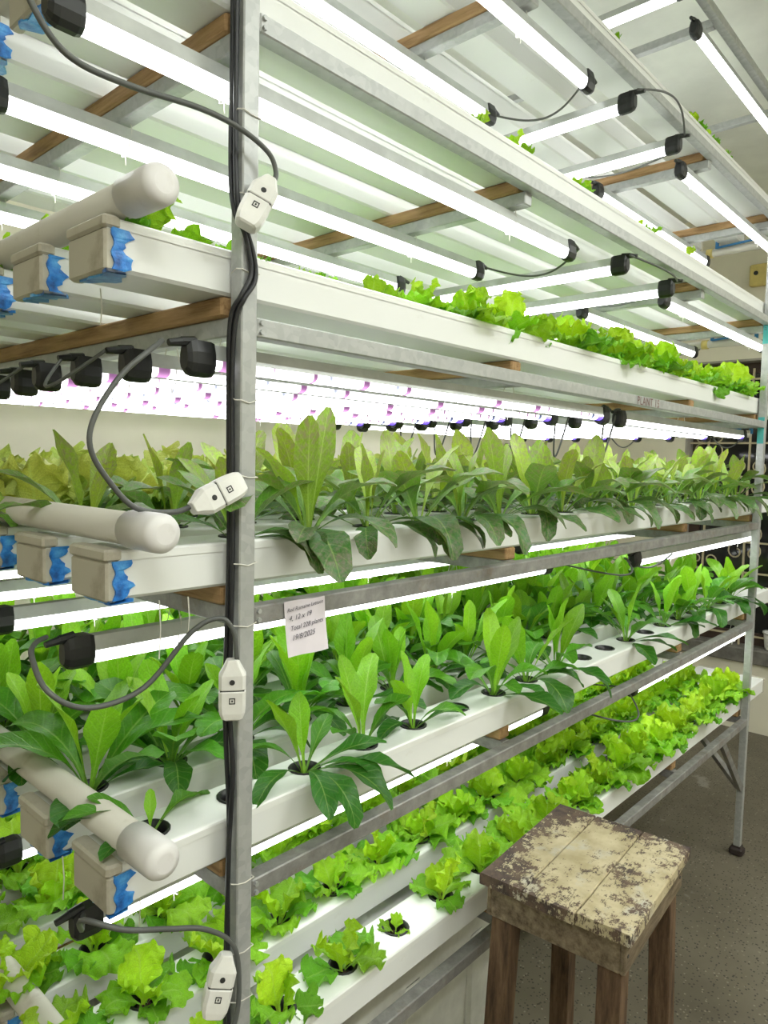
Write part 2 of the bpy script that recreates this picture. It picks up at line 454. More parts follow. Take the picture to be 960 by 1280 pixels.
for x, y, z0, z1 in ((-.13, .12, 1.735, 1.69), (-.10, .03, 1.345, 1.27), (-.06, .028, 1.345, 1.29), (-.15, .20, .965, .90), (-.09, .10, .963, .86)):
    string([(x, y, z0), (x+.002, y, (z0+z1)/2), (x+.001, y+.002, z1)])
# ------------------------------------------------------------------ the channels
def lid_mesh(x_first, pitch, count):
    m = MB(); X0, X1, yw = CH_X0+.004, CH_X1-.004, CH_W
    zt = .0
    ys = [(-.0012, -.0125), (-.0012, -.003), (.0006, -.0007), (.004, 0)]
    prof = ys + [(yw-a, z) for a, z in reversed(ys)]
    yi0, yi1 = .004, yw-.004
    vs = [(x, y, z) for x in (X0, X1) for y, z in prof]; n = len(prof)
    fs = [(j, j+1, n+j+1, n+j) for j in range(n-1) if j != 3]
    m.add(vs, [tuple(reversed(f)) for f in fs])
    yc, r = .045, .0245
    xs = [x_first + pitch*k for k in range(count)]
    edges = [X0] + [ (xs[i]+xs[i+1])/2 for i in range(count-1)] + [X1]
    for i, xc in enumerate(xs):
        a, b_ = edges[i], edges[i+1]
        # cut the cell to a square patch round the hole and plain strips on both sides
        s0, s1 = xc-.035, xc+.035
        if s0 > a: m.add([(a, yi0, 0), (s0, yi0, 0), (s0, yi1, 0), (a, yi1, 0)], [(0,1,2,3)])
        if s1 < b_: m.add([(s1, yi0, 0), (b_, yi0, 0), (b_, yi1, 0), (s1, yi1, 0)], [(0,1,2,3)])
        out = []
        N = 24
        for k in range(N):
            ang = 2*math.pi*(k+.0)/N + math.pi/4
            c, s_ = math.cos(ang), math.sin(ang)
            q = min(.035/abs(c) if abs(c) > 1e-6 else 9, .041/abs(s_) if abs(s_) > 1e-6 else 9)
            if k % 6 == 0: px, py = math.copysign(.035, c), math.copysign(.041, s_)
            else: px, py = c*q, s_*q
            out.append((xc+px, yc+py, 0, ang))
        vs = [(p[0], p[1], 0) for p in out] + [(xc+r*math.cos(p[3]), yc+r*math.sin(p[3]), 0) for p in out] + [(xc+r*math.cos(p[3]), yc+r*math.sin(p[3]), -.006) for p in out]
        fs = []
        for k in range(N):
            k2 = (k+1) % N
            fs.append((k, k2, N+k2, N+k)); fs.append((N+k, N+k2, 2*N+k2, 2*N+k))
        m.add(vs, fs)
    return m.mesh('lid', 'lid_pvc')
def channel_body_mesh():
    h0, h1, yw, c = -.06, -.0115, CH_W, .004
    prof = [(c, h0), (yw-c, h0), (yw, h0+c), (yw, h1), (yw-.003, h1), (yw-.003, h0+c+.003), (.003, h0+c+.003), (.003, h1), (0, h1), (0, h0+c)]
    m = MB(); m.loft([[(x, y, z) for y, z in prof] for x in (CH_X0+.004, CH_X1-.004)]); return m.mesh('gully', 'white_pvc')
def end_cap_mesh():
    m = MB(); yw = CH_W
    m.cbox(0, .018, -.002, yw+.002, -.062, -.013, .003); m.cbox(-.002, .02, -.0035, yw+.0035, -.0135, .0015, .003)
    return m.mesh('end_cap', 'aged_pvc')
def smear_mesh(seed):
    r = random.Random(seed); m = MB(); yw = CH_W
    # a ragged band of blue sealant round the joint: front face and underside
    n = 13; zs = [-.060 + .0475*i/(n-1) for i in range(n)]; p1, p2 = r.uniform(0, 6), r.uniform(0, 6)
    pts0 = [(.009+.002*math.sin(i*1.1+p1), -.0045, z) for i, z in enumerate(zs)]; pts1 = [(.029+.006*math.sin(i*.8+p2)+.003*math.sin(i*2.1+p1), -.0022, z) for i, z in enumerate(zs)]
    m.add(pts0+pts1+[(x, 0, z) for x, y, z in pts0]+[(x, .0, z) for x, y, z in pts1],
          [(i, n+i, n+i+1, i+1) for i in range(n-1)] + [(n+i, 3*n+i, 3*n+i+1, n+i+1) for i in range(n-1)] + [(2*n+i, i, i+1, 2*n+i+1) for i in range(n-1)])
    n = 9; ys = [-.003 + .075*i/8 for i in range(9)]
    a0 = [(.004+r.uniform(-.003,.004), y, -.0645) for y in ys]; a1 = [(.034+r.uniform(-.012,.012)-.012*i/8, y, -.0635) for i, y in enumerate(ys)]
    m.add(a0+a1+[(x, y, -.060) for x, y, z in a0]+[(x, y, -.059) for x, y, z in a1],
          [(i, i+1, n+i+1, n+i) for i in range(n-1)] + [(n+i, n+i+1, 3*n+i+1, 3*n+i) for i in range(n-1)] + [(2*n+i, 2*n+i+1, i+1, i) for i in range(n-1)])
    return m.mesh('sealant_smear', 'blue_sealant')
HOLE = {0: (.0015-2*.1405+.1405, .1405), 1: (-.087, .1366), 2: (-.087, .1366), 3: (-.087, .1366), 4: (-.087, .1366), 5: (-.087, .1366)}
NH = 19
LIDS = {p: lid_mesh(p[0], p[1], NH) for p in set(HOLE.values())}
GUL, ENDC = channel_body_mesh(), end_cap_mesh()
SM = [smear_mesh(i) for i in range(4)]
for t_ in range(6):
    for k, y in enumerate(CH_Y):
        z = lid_z(t_)
        row = ['front', 'second', 'third', 'fourth', 'fifth', 'rear'][k]
        if t_ in (4, 5): lab = 'white grow channel of the %s overhead, %s from the aisle%s' % (SHELF[t_], ['first','second','third','fourth','fifth','last'][k], ', seen from below')
        else: lab = 'long white grow channel on the %s, %s from the aisle' % (SHELF[t_], ['first','second','third','fourth','fifth','last'][k])
        c = thing('grow_channel', lab, 'grow channel', (0, y, z), 0, 'grow channels on the '+SHELF[t_])
        obj('gully', GUL, c); obj('lid', LIDS[HOLE[t_]], c)
        obj('end_cap', ENDC, c, (CH_X0, 0, 0)); obj('end_cap', ENDC, c, (CH_X1-.018, 0, 0))
        obj('sealant_smear', SM[(t_*2+k) % 4], c, (CH_X0, 0, 0), label='smear of blue sealant round the end joint')
# the feed pipes that lie across the near ends, and the drains at the far ends
def pipe(t_, x):
    z = lid_z(t_) + .0015 + .0235
    lab = {1: 'white feed pipe with rounded end cap across the channels of the second shelf up', 2: 'white capped feed pipe lying across the third shelf channel ends',
           3: 'dusty white feed pipe with round cap across the fourth shelf channel ends', 0: 'white feed pipe crossing the lowest shelf channels at bottom left',
           4: 'white feed pipe crossing the overhead fifth shelf channel ends'}[t_]
    p = thing('feed_pipe', lab, 'pipe', (x, -.026, z), 0, 'feed pipes')
    m = MB(); m.cyl((0, .035, 0), (0, 1.02, 0), .0205, n=20); m.build('pipe_body', 'pipe_pvc', p, smooth=False)
    rings = []
    for y, r in ((.05, .0232), (.0, .0235), (-.014, .0232), (-.020, .0205), (-.0235, .012)):
        rings.append([(r*math.cos(a*math.pi/12), y, r*math.sin(a*math.pi/12)) for a in range(24)])
    m = MB(); m.loft(list(rings)); m.build('pipe_cap', 'pipe_cap_pvc', p, smooth=True)
    for o in p.children:
        for poly in o.data.polygons: poly.use_smooth = len(poly.vertices) == 4
    for k in (1, 3, 5): pass
for t_, x in ((0, -.142), (1, -.138), (2, -.138), (3, -.140), (4, -.140)): pipe(t_, x)
def drain(t_):
    z = ZR[t_] - .01
    p = thing('drain_pipe', {5: 'white drain pipe with yellow end under the far end of the highest channels', 4: 'white drain pipe with blue droppers under the far end of the fifth shelf',
              3: 'white drain pipe under the far end of the fourth shelf channels'}[t_], 'pipe', (2.68, .12, z), 0, 'drain pipes')
    m = MB(); m.cyl((0, 0, 0), (0, 1.0, 0), .016, n=14); m.build('pipe_body', 'pipe_pvc', p, smooth=True)
    m = MB(); m.cyl((0, .19, 0), (0, .215, 0), .0195, n=14); m.build('collar', 'yellow_plastic', p, smooth=True)
    for i, y in enumerate((-.04, .135, .31, .485, .66)):
        m = MB(); m.cyl((0, y+.04, .0), (0, y+.04, .065), .008, n=8); m.build('dropper', 'blue_tube', p, smooth=True)
    m = MB(); m.cyl((-.02, .02, .022), (-.02, .17, .014), .005, n=6); m.build('side_tube', 'blue_tube', p, smooth=True)
drain(5); drain(4); drain(3)

# ------------------------------------------------------------------ LED tubes
_tube = {}
def tube_meshes(ln, mat):
    dep = .0165 if mat == 'led_white' else .009
    if (ln, mat) in _tube: return _tube[(ln, mat)]
    h = MB(); prof = [(-.009, 0), (.009, 0), (.0125, -.020), (-.0125, -.020)]
    h.loft([[(x, y, z) for y, z in prof] for x in (.02, ln-.02)])
    d = MB(); prof = [(.0122*math.cos(a), -.0235-dep*max(0, math.sin(a))) for a in [math.pi*k/8 for k in range(9)]] + [(-.0122, -.0201), (.0122, -.0201)]
    d.loft([[(x, y, z) for y, z in prof] for x in (.025, ln-.025)])
    c = MB(); rings = []
    for x, s in ((0, .62), (.005, .9), (.012, 1.0), (.034, 1.0), (.040, .92)):
        rings.append([(x, y*s, -.0215+(z+.0215)*s) for y, z in [(-.0105, .003), (.0105, .003), (.0145, -.012), (.0150, -.027), (.0115, -.038), (.0045, -.043), (-.0045, -.043), (-.0115, -.038), (-.0150, -.027), (-.0145, -.012)]])
    c.loft(rings)
    c.cyl((-.004, 0, .0), (.016, 0, .001), .0062, .008, n=8); c.cyl((-.022, 0, -.004), (.0, 0, .0), .0045, .0062, n=8)
    r = (h.mesh('housing', 'tube_housing'), d.mesh('diffuser', mat, True), c.mesh('end_plug', 'black_plastic'))
    _tube[(ln, mat)] = r; return r
E2 = MB(); E2.loft([[(x, .0124*math.cos(a), -.0237-.0094*max(0, math.sin(a))) for a in [math.pi*k/6 for k in range(7)]] for x in (0, .028)]); BLUEEND = E2.mesh('blue_end_glow', 'led_blue_end')
def led(x0, y0, z, ln, label, group, mat='led_white', rz=0, ties=(), blue=False):
    t = thing('led_tube', label, 'grow light', (x0, y0, z), rz, group)
    h, d, c = tube_meshes(round(ln, 3), mat)
    obj('housing', h, t); obj('diffuser', d, t)
    obj('end_plug', c, t); obj('end_plug', c, t, (ln, 0, 0), (0, 0, math.pi))
    if blue: obj('blue_end_glow', BLUEEND, t, (ln-.068, 0, 0), label='violet glowing end of the tube')
    for tx in ties:
        m = MB()
        for s in (-1, 1): m.sweep([(tx+s*.004, -.011*s, -.02), (tx+s*.006, -.009*s, 0), (tx-s*.003, -.004*s, .05), (tx-s*.002, -.002*s, .056)], .0009, 4)
        m.sweep([(tx, -.0125, -.02), (tx, -.011, -.04), (tx+.001, .0, -.0425), (tx, .011, -.04), (tx, .0125, -.02)], .0009, 4)
        m.sweep([(tx, .0, -.0425), (tx+.001, .001, -.055)], .0009, 4)
        m.build('string_tie', 'string', t)
    return t
PLACE = ['nearest the aisle', 'second from the aisle', 'third from the aisle', 'fourth from the aisle', 'fifth from the aisle', 'sixth from the aisle', 'seventh from the aisle', 'furthest from the aisle']
def shelf_leds(t_, ys, near, far, name, mat='led_white', blue=False, gap=.03, matfar=None):
    z = ZR[t_] - gap
    for i, y in enumerate(ys):
        pl = PLACE[i] if i < len(ys)-1 else 'furthest from the aisle'
        dx = rnd.uniform(-.012, .012)
        led(near[0]+dx, y, z, near[1]-near[0], '%s LED tube %s, near half, %s' % ('pinkish' if blue else 'white', name, pl), 'grow lights '+name, mat, 0,
            [x+W/2-near[0]-dx for x in XB if near[0]+.05 < x+W/2 < near[1]-.05], blue)
        dx = rnd.uniform(-.012, .012)
        led(far[0]+dx, .075 if i == 0 and t_ in (1, 2) else y+.015, z, far[1]-far[0], '%s LED tube %s, far half, %s' % ('violet-tipped' if blue else 'white', name, pl), 'grow lights '+name, matfar or mat, 0,
            [x+W/2-far[0]-dx for x in XB if far[0]+.05 < x+W/2 < far[1]-.05], blue)
shelf_leds(4, [.06, .325, .585, .84], (-.21, .99), (1.56, 2.62), 'under the fifth shelf', gap=.032)
shelf_leds(5, [.05, .31, .585, .84], (-.21, 1.01), (1.60, 2.66), 'under the sixth shelf', gap=.032)
shelf_leds(3, [.05 + .138*k for k in range(8)], (-.065, 1.16), (1.27, 2.40), 'under the fourth shelf', 'led_pink', True, .012, 'led_mixed')
shelf_leds(2, [.18, .44, .70, .96], (-.165, 1.14), (1.42, 2.66), 'under the third shelf', gap=.022)
shelf_leds(1, [.18, .44, .70, .96], (-.155, 1.15), (1.46, 2.66), 'under the second shelf', gap=.024)
for t_, nm in ((4, 'fifth'), (5, 'sixth')):
    for x, q in ((1.15, 'first'), (1.45, 'second')):
        led(x, .0, ZR[t_]-.03, 1.06, '%s crosswise white LED tube under the %s shelf, from the near end' % (q, nm), 'crosswise tubes under the %s shelf' % nm, rz=math.pi/2)
led(1.60, .04, ZR[6]-.03, 1.1, 'white LED tube under the topmost frame, by its front rail', 'tubes under the topmost frame')
led(1.42, -.02, ZR[6]-.03, .6, 'crosswise white LED tube under the topmost frame', 'tubes under the topmost frame', rz=math.pi/2)
for y, q in ((.30, 'second'), (.56, 'third'), (.82, 'fourth')):
    led(.0, y, ZR[6]-.03, 1.2, 'white LED tube under the topmost frame, near half, %s from the aisle' % q, 'tubes under the topmost frame')
    led(1.40, y, ZR[6]-.03, 1.2, 'white LED tube under the topmost frame, far half, %s from the aisle' % q, 'tubes under the topmost frame')

# ------------------------------------------------------------------ cables and inline connectors
cable('supply_cable', [(.0-.006, .006, 2.9), (-.006, .009, 2.5), (-.0065, .006, 2.2), (-.0055, .009, 1.95), (-.006, .002, 1.85), (.002, -.006, 1.815), (.014, -.006, 1.785), (.016, -.006, 1.755), (-.002, -.007, 1.728), (-.007, .004, 1.70), (-.006, .012, 1.62), (-.006, .008, 1.4), (-.007, .011, 1.2), (-.006, .004, 1.1), (-.007, .012, .95), (-.006, .009, .7), (-.006, .01, .5), (-.012, .012, .25)], .0034, 'black_cable', 'black supply cable running down the near post, looping over its front')
cable('supply_cable', [(-.006, .016, 2.9), (-.006, .018, 2.5), (-.0065, .015, 2.1), (-.006, .018, 1.9), (-.010, .004, 1.838), (-.002, -.006, 1.812), (.008, -.006, 1.782), (.009, -.006, 1.758), (-.006, -.007, 1.732), (-.012, .008, 1.70), (-.006, .019, 1.6), (-.006, .016, 1.4), (-.012, .014, 1.2), (-.006, .012, 1.05), (-.010, .006, .98), (-.006, .017, .8), (-.006, .016, .5), (-.016, .02, .25)], .0032, 'black_cable', 'second black supply cable twisted beside the first down the near post')
cable('lamp_cable', [(-.228, .06, 2.036), (-.262, .03, 2.03), (-.272, -.005, 1.99), (-.251, -.02, 1.941), (-.219, -.02, 1.924), (-.157, -.02, 1.924), (-.077, -.02, 1.932), (-.02, -.02, 1.929), (.024, -.02, 1.915), (.037, -.02, 1.895), (.032, -.022, 1.878)], .0034, 'grey_cable', 'grey lamp cable curving from overhead tube to the topmost white connector', group=None)
cable('lamp_cable', [(-.088, .05, 1.668), (-.100, .025, 1.664), (-.130, .004, 1.646), (-.166, 0, 1.614), (-.196, 0, 1.567), (-.201, 0, 1.532), (-.181, 0, 1.497), (-.147, 0, 1.464), (-.1, -.004, 1.458), (-.074, -.01, 1.467)], .0034, 'grey_cable', 'grey lamp cable hanging to the connector over the third shelf')
cable('lamp_cable', [(-0.183, 0.165, 1.287), (-0.206, 0.140, 1.289), (-0.227, 0.100, 1.284), (-0.229, 0.050, 1.253), (-0.187, 0.040, 1.226), (-0.121, 0.030, 1.238), (-0.066, 0.010, 1.303), (-0.033, -0.004, 1.318), (-0.016, -0.010, 1.298), (-0.012, -0.012, 1.261)], .0034, 'grey_cable', 'grey lamp cable drooping in a deep loop over the second shelf romaine')
cable('lamp_cable', [(-.13, .18, .885), (-.16, .12, .90), (-.20, .03, .975), (-.165, -.004, .962), (-.11, -.008, .938), (-.058, -.012, .914), (-.014, -.012, .870), (-.004, -.012, .81), (-.012, -.014, .76), (-.035, -.012, .745), (-.055, -.01, .765)], .0034, 'grey_cable', 'dark lamp cable bending past the post above the lowest shelf')
# chained loops between tube ends
def loop(name, a, b, sag, label, group, r=.0026, side=(0, 0)):
    a, b = Vector(a), Vector(b); pts = [a]
    for k in (1, 2, 3, 4, 5):
        q = k/6; p = a.lerp(b, q); s = math.sin(q*math.pi)
        pts.append(p + Vector((side[0]*s, side[1]*s, -sag*s)))
    pts.append(b); return cable(name, pts, r, 'grey_cable', label, 'cable', group)
z3 = ZR[3]-.016
for i, k in ((1, 2), (3, 4), (5, 6)):
    loop('link_cable', (-.09, .05+.138*k-.138, z3), (-.09, .05+.138*k, z3), .05, 'grey link cable looping between near ends of the pinkish tubes, %s loop from aisle' % ORD[i//2], 'near link cables under the fourth shelf', side=(-.05, 0))
for k in range(6):
    loop('link_cable', (1.165, .05+.138*k, z3), (1.265, .065+.138*k, z3), .12, 'grey cable loop joining two tube halves under the fourth shelf, %s from aisle' % ORD[k], 'middle cable loops under the fourth shelf', side=(0, .02))
loop('link_cable', (2.41, .06, z3), (2.41, .2, z3), .06, 'grey cable loop between the far tube ends under the fourth shelf', None)
loop('link_cable', (2.41, .48, z3), (2.41, .62, z3), .06, 'grey cable loop at the far tube ends further from aisle', None)
for t_, nm in ((4, 'fifth'), (5, 'sixth')):
    z = ZR[t_]-.035
    loop('link_cable', (1.01, .06, z), (1.01, .325, z), .03, 'thin grey cable linking two tube ends under the %s shelf' % nm, None, side=(.05, 0))
    loop('link_cable', (1.13, -.012, z), (1.44, -.012, z), -.028 if t_ == 5 else .01, 'grey cable linking the crosswise tubes under the %s shelf' % nm, None, side=(0, -.03))
    loop('link_cable', (1.53, .06, z), (1.53, .33, z), .03, 'grey cable between far tube plugs under the %s shelf' % nm, None, side=(-.03, 0))
loop('link_cable', (2.64, .33, ZR[4]-.035), (2.64, .60, ZR[4]-.035), .02, 'thin cable across far tube ends under the fifth shelf', None)
z = ZR[2]-.034
loop('link_cable', (1.16, .18, z), (1.40, .08, z), .03, 'grey cable joining tube halves behind the third shelf rail', None, side=(0, -.1))
loop('link_cable', (1.40, .085, z), (1.62, .03, z), .035, 'grey cable loop hanging under the third shelf rail', None)
z = ZR[1]-.034
loop('link_cable', (1.17, .18, z), (1.44, .08, z), .045, 'grey cable hanging from the second shelf tubes over lettuce', None, side=(0, -.13))
loop('link_cable', (1.44, .46, z), (1.44, .09, z), .02, 'grey cable between second shelf tube plugs', None)

def connector(center, direction, normal, label):
    d = Vector(direction).normalized(); nrm = Vector(normal).normalized(); s = d.cross(nrm).normalized(); nrm = s.cross(d)
    M = Matrix(((s.x, nrm.x, d.x, center[0]), (s.y, nrm.y, d.y, center[1]), (s.z, nrm.z, d.z, center[2]), (0, 0, 0, 1)))
    t = thing('cable_connector', label, 'connector', (0, 0, 0), 0, 'white cable connectors'); t.matrix_world = M
    def half(prof, name):
        m = MB(); rings = []
        for z, a, b_ in prof:
            k = min(a, b_)*.35
            rings.append([(-a+k, -b_, z), (a-k, -b_, z), (a, -b_+k, z), (a, b_-k, z), (a-k, b_, z), (-a+k, b_, z), (-a, b_-k, z), (-a, -b_+k, z)])
        m.loft(rings); return m.build(name, 'white_plastic', t)
    ph = half([(.0008, .0165, .011), (.002, .0175, .012), (.020, .0175, .012), (.032, .011, .0095), (.039, .008, .008), (.040, .007, .007)], 'plug_half')
    sh = half([(-.040, .010, .008), (-.038, .0135, .0105), (-.030, .0165, .012), (-.020, .0175, .0125), (-.002, .0175, .0125), (-.0008, .0165, .0115)], 'socket_half')
    m = MB(); m.box(-.0155, .0155, -.010, .010, -.0009, .0009); m.build('seam', 'dark_mark', t)
    # moulded screw recess and a square mark on the face
    m = MB(); m.cyl((0, .0115, .012), (0, .0126, .012), .0036, n=10); m.cyl((0, .0126, .012), (0, .0131, .012), .0017, n=8); m.build('screw', 'dark_mark', ph)
    m = MB()
    for a, b_, c_, e in ((-.004, .004, -.0165, -.0152), (-.004, .004, -.0098, -.0085), (-.004, -.0027, -.0165, -.0085), (.0027, .004, -.0165, -.0085), (-.001, .001, -.0137, -.0112)): m.box(a, b_, .0122, .0130, c_, e)
    m.build('moulded_mark', 'dark_mark', sh)
V = Vector
connector((.009, -.020, 1.848), (.036, 0, .062), (-.55, -.8, 0), 'white inline cable connector tied to the near post beside the fourth shelf channel')
connector((-.044, -.012, 1.478), (-.058, .0, -.026), (-.45, -.85, .0), 'white cable connector hanging tilted beside the post over third shelf plants')
connector((-.016, -.008, 1.222), (.0, 0, 1), (-.6, -.8, 0), 'white cable connector hanging upright on the post below the third shelf')
connector((-.036, -.012, .826), (.018, 0, .062), (-.5, -.85, 0), 'white cable connector hanging low on the post above the lowest shelf')

# ------------------------------------------------------------------ notes, tape and print on the frame
def text(body, size, loc, rot, mat, parent, name, shear=.0, align='LEFT', ex=.0, space=1.0):
    cu = bpy.data.curves.new(name, 'FONT'); cu.body = body; cu.size = size; cu.shear = shear; cu.align_x = align; cu.extrude = ex
    cu.materials.append(MATS[mat]); tmp = bpy.data.objects.new(name, cu); C.objects.link(tmp); tmp.data.space_character = space
    me = bpy.data.meshes.new_from_object(tmp.evaluated_get(bpy.context.evaluated_depsgraph_get()))
    bpy.data.objects.remove(tmp); bpy.data.curves.remove(cu); me.name = name
    return obj(name, me, parent, loc, rot)
t = thing('paper_note', 'handwritten pale paper note taped to the third shelf rail beside the near post', 'note', (.075, -.002, 1.245))
m = MB(); nx, nz = 6, 8; vs = []
for s in (0, .0004):
    for j in range(nz+1):
        for i in range(nx+1):
            vs.append((.0775*i/nx + .004*(1-j/nz), -.006*(1-j/nz)**2 + .0008*math.sin(i*1.1) + s, .079*j/nz + .0005*math.sin(i)))
n1 = (nx+1)*(nz+1); fs = []
for j in range(nz):
    for i in range(nx):
        q = j*(nx+1)+i; fs.append((q, q+1, q+nx+2, q+nx+1)); fs.append((n1+q+nx+1, n1+q+nx+2, n1+q+1, n1+q))
m.add(vs, fs); sheet = m.build('sheet', 'paper', t, smooth=True)
for body, dx, z, s in (('Red Romaine Lettuce', .004, .064, .0078), ('4, 12 x 19', .007, .051, .0105), ('Total 228 plants', .009, .037, .0096), ('19/8/2025', .011, .023, .0108)):
    o = text(body, s, (dx, -.0019-.006*(1-z/.079)**2, z), (R(90), R(-5), 0), 'ink', sheet, 'handwriting', .28)
def tape(loc, label, body, h, onx):
    t = thing('tape_label', label, 'tape', loc, 0, 'teal tape labels')
    m = MB()
    m.box(-.0007, 0, .001, .0235, 0, h); strip = m.build('strip', 'teal_tape', t)
    text(body, .012, (-.0011, .019, h*.85), (R(90), R(90), R(-90)), 'dark_mark', strip, 'handwriting', .2)
tape((L, .001, 2.0), 'teal tape label on the far post just under the fifth shelf rail', 'L 12', .085, True)
tape((L, .001, 1.625), 'teal tape label on the far post under the fourth shelf rail', 'L 11', .10, True)
o = text('PLANT 15', .030, (1.24, -.0008, ZR[3]+.0025), (R(90), 0, 0), 'faded_red_print', rack, 'stencil_print', space=1.15)

# ------------------------------------------------------------------ reservoir under the rack
t = thing('reservoir_tank', 'pale plastic reservoir tank standing under the lowest shelf behind the stool', 'tank', (.42, .40, 0))
m = MB(); rings = []
for z, a, b_ in ((0, .46, .25), (.01, .47, .26), (.30, .485, .272), (.48, .49, .278), (.485, .485, .274)):
    k = .03; rings.append([(-a+k, -b_, z), (a-k, -b_, z), (a, -b_+k, z), (a, b_-k, z), (a-k, b_, z), (-a+k, b_, z), (-a, b_-k, z), (-a, -b_+k, z)])
m.loft(rings); m.build('tank_body', 'tank_white', t)
for x in (-.35, -.12, .12, .35):
    m = MB(); m.cbox(x-.03, x+.03, -.283, -.262, .03, .44, .008); m.build('rib', 'tank_white', t)
m = MB(); m.cbox(-.497, .497, -.285, .285, .484, .505, .008); m.build('tank_lid', 'tank_white', t)

# ------------------------------------------------------------------ the stool
def make_stool():
    A, B_, D = Vector((.530, -.041, .755)), Vector((.888, -.013, .755)), Vector((.544, -.324, .755))
    rz = math.atan2(B_.y-A.y, B_.x-A.x); sx, sy = .358, .288
    ce = (A + B_ + D + Vector((.897, -.306, .755)))/4
    t = thing('stool', 'tall wooden stool with peeling cream paint on its plank seat', 'stool', (ce.x, ce.y, 0), rz)
    ys = [sy/2, sy/2-.088, sy/2-.190, -sy/2]
    for k in range(3):
        m = MB(); r = random.Random(k)
        y1, y0 = ys[k]-.0012, ys[k+1]+.0012
        n = 10; rings = []
        for i in range(n+1):
            x = -sx/2 + sx*i/n + (r.uniform(-.002, .002) if i in (0, n) else 0)
            j = r.uniform(-.0007, .0007)
            rings.append([(x, y0+j, .733), (x, y1+j, .733), (x, y1+j, .7525), (x, y1-.002+j, .755), (x, y0+.002+j, .755), (x, y0+j, .7525)])
        m.loft(rings); m.build('seat_plank', 'peeling_cream_paint', t)
    a = .012; h0, h1 = .672, .733
    for s in (-1, 1):
        m = MB(); m.cbox(-sx/2+a, sx/2-a, s*(sy/2-a)-(.009 if s > 0 else -.0), s*(sy/2-a)+(.0 if s > 0 else .009), h0, h1, .002); m.build('apron', 'stool_apron_wood', t)
        m = MB(); m.cbox(s*(sx/2-a)-(.009 if s > 0 else 0), s*(sx/2-a)+(0 if s > 0 else .009), -sy/2+a+.009, sy/2-a-.009, h0, h1, .002); m.build('apron', 'stool_apron_wood', t)
    for sx_ in (-1, 1):
        for sy_ in (-1, 1):
            m = MB(); tx, ty = sx_*(sx/2-a-.031), sy_*(sy/2-a-.030); bx, by = tx + sx_*.040, ty + sy_*.012
            rings = []
            for z, q in ((.731, 0), (.40, .45), (0, 1)):
                cx, cy = tx+(bx-tx)*q, ty+(by-ty)*q; hw = .021; c = .002
                rings.append([(cx-hw+c, cy-hw, z), (cx+hw-c, cy-hw, z), (cx+hw, cy-hw+c, z), (cx+hw, cy+hw-c, z), (cx+hw-c, cy+hw, z), (cx-hw+c, cy+hw, z), (cx-hw, cy+hw-c, z), (cx-hw, cy-hw+c, z)])
            m.loft(rings); m.build('leg', 'stool_leg_wood', t)
    for x, z in ((-.155, .703), (-.02, .715), (.15, .70)):
        m = MB(); m.cyl((x, -sy/2+a, z), (x, -sy/2+a-.0012, z), .003, n=8); m.build('nail_head', 'dark_mark', t)
make_stool()

# ------------------------------------------------------------------ plants
def romaine_mesh(seed, e0, e1, width=.30, nv=12, twist=0., curl=1.4):
    r = random.Random(seed); m = MB(); uv = []
    us = [-1, -.66, -.3, 0, .3, .66, 1]; n = len(us)
    x = z = 0.; e0, e1 = R(e0), R(e1); ph = r.uniform(0, 6)
    for i in range(nv+1):
        t = i/nv; a = e0+(e1-e0)*t**curl
        if i: x += math.cos(a)/nv; z += math.sin(a)/nv
        s = min(1, max(0, (t-.20)/.46)); s = s*s*(3-2*s)
        wv = .14 + .86*s
        if t > .72: wv *= math.sqrt(max(0, 1-((t-.72)/.284)**2))
        wv = max(wv, .05)*width/2*(1+.07*math.sin(t*17+ph))
        tw = R(twist)*t
        for u in us:
            off = .34*abs(u)*wv*(1-.6*t) + .15*wv*math.sin(t*14+ph+u*1.6)*abs(u)*s - .10*width*s*(1-abs(u))*.3
            y = u*wv*.97
            y2 = y*math.cos(tw)-off*math.sin(tw); o2 = y*math.sin(tw)+off*math.cos(tw)
            m.v.append((x-math.sin(a)*o2, y2, z+math.cos(a)*o2)); uv.append((.5+u*.5*min(1, .25+wv/(width/2)), t))
    for i in range(nv):
        for j in range(n-1):
            q = i*n+j; m.f.append((q, q+1, q+n+1, q+n)); m.mi.append(0)
    return m, uv
def frilly_mesh(seed, e0, e1, width=.85, nv=14, nu=23, ruffle=.075):
    r = random.Random(seed); m = MB(); uv = []
    x = z = 0.; e0, e1 = R(e0), R(e1); p1, p2, p3 = (r.uniform(0, 6) for _ in range(3))
    for i in range(nv+1):
        t = i/nv; a = e0+(e1-e0)*t**1.3
        if i: x += math.cos(a)/nv; z += math.sin(a)/nv
        s = min(1, max(0, (t-.12)/.62)); s = s*s*(3-2*s)
        wv = (.10 + .90*s)*width/2
        for j in range(nu):
            u = -1+2*j/(nu-1)
            # rounded fan: the margin falls back at the sides, with lobes
            lob = .035*math.sin(u*8+p1+t*3) + .022*math.sin(u*15+p2)
            back = -(.20*abs(u)**2.2)*s + lob*s*t**2
            edge = max(abs(u)**2.2, max(0, (t-.72)/.28)**1.5)*s
            y = u*wv*(1+.10*math.sin(t*15+p3+(2 if u > 0 else 0))*s)
            off = .16*abs(u)*wv + ruffle*edge*math.sin(u*9+t*15+p1) + ruffle*.75*edge*math.sin(t*19-u*13+p2) + ruffle*.45*edge*math.sin(t*31+u*21+p3) + .03*s*math.sin(u*6+t*11+p3)
            m.v.append((x+math.cos(a)*back-math.sin(a)*off, y, z+math.sin(a)*back+math.cos(a)*off)); uv.append((.5+u*.5, t))
    for i in range(nv):
        for j in range(nu-1):
            q = i*nu+j; m.f.append((q, q+1, q+nu+1, q+nu)); m.mi.append(0)
    return m, uv
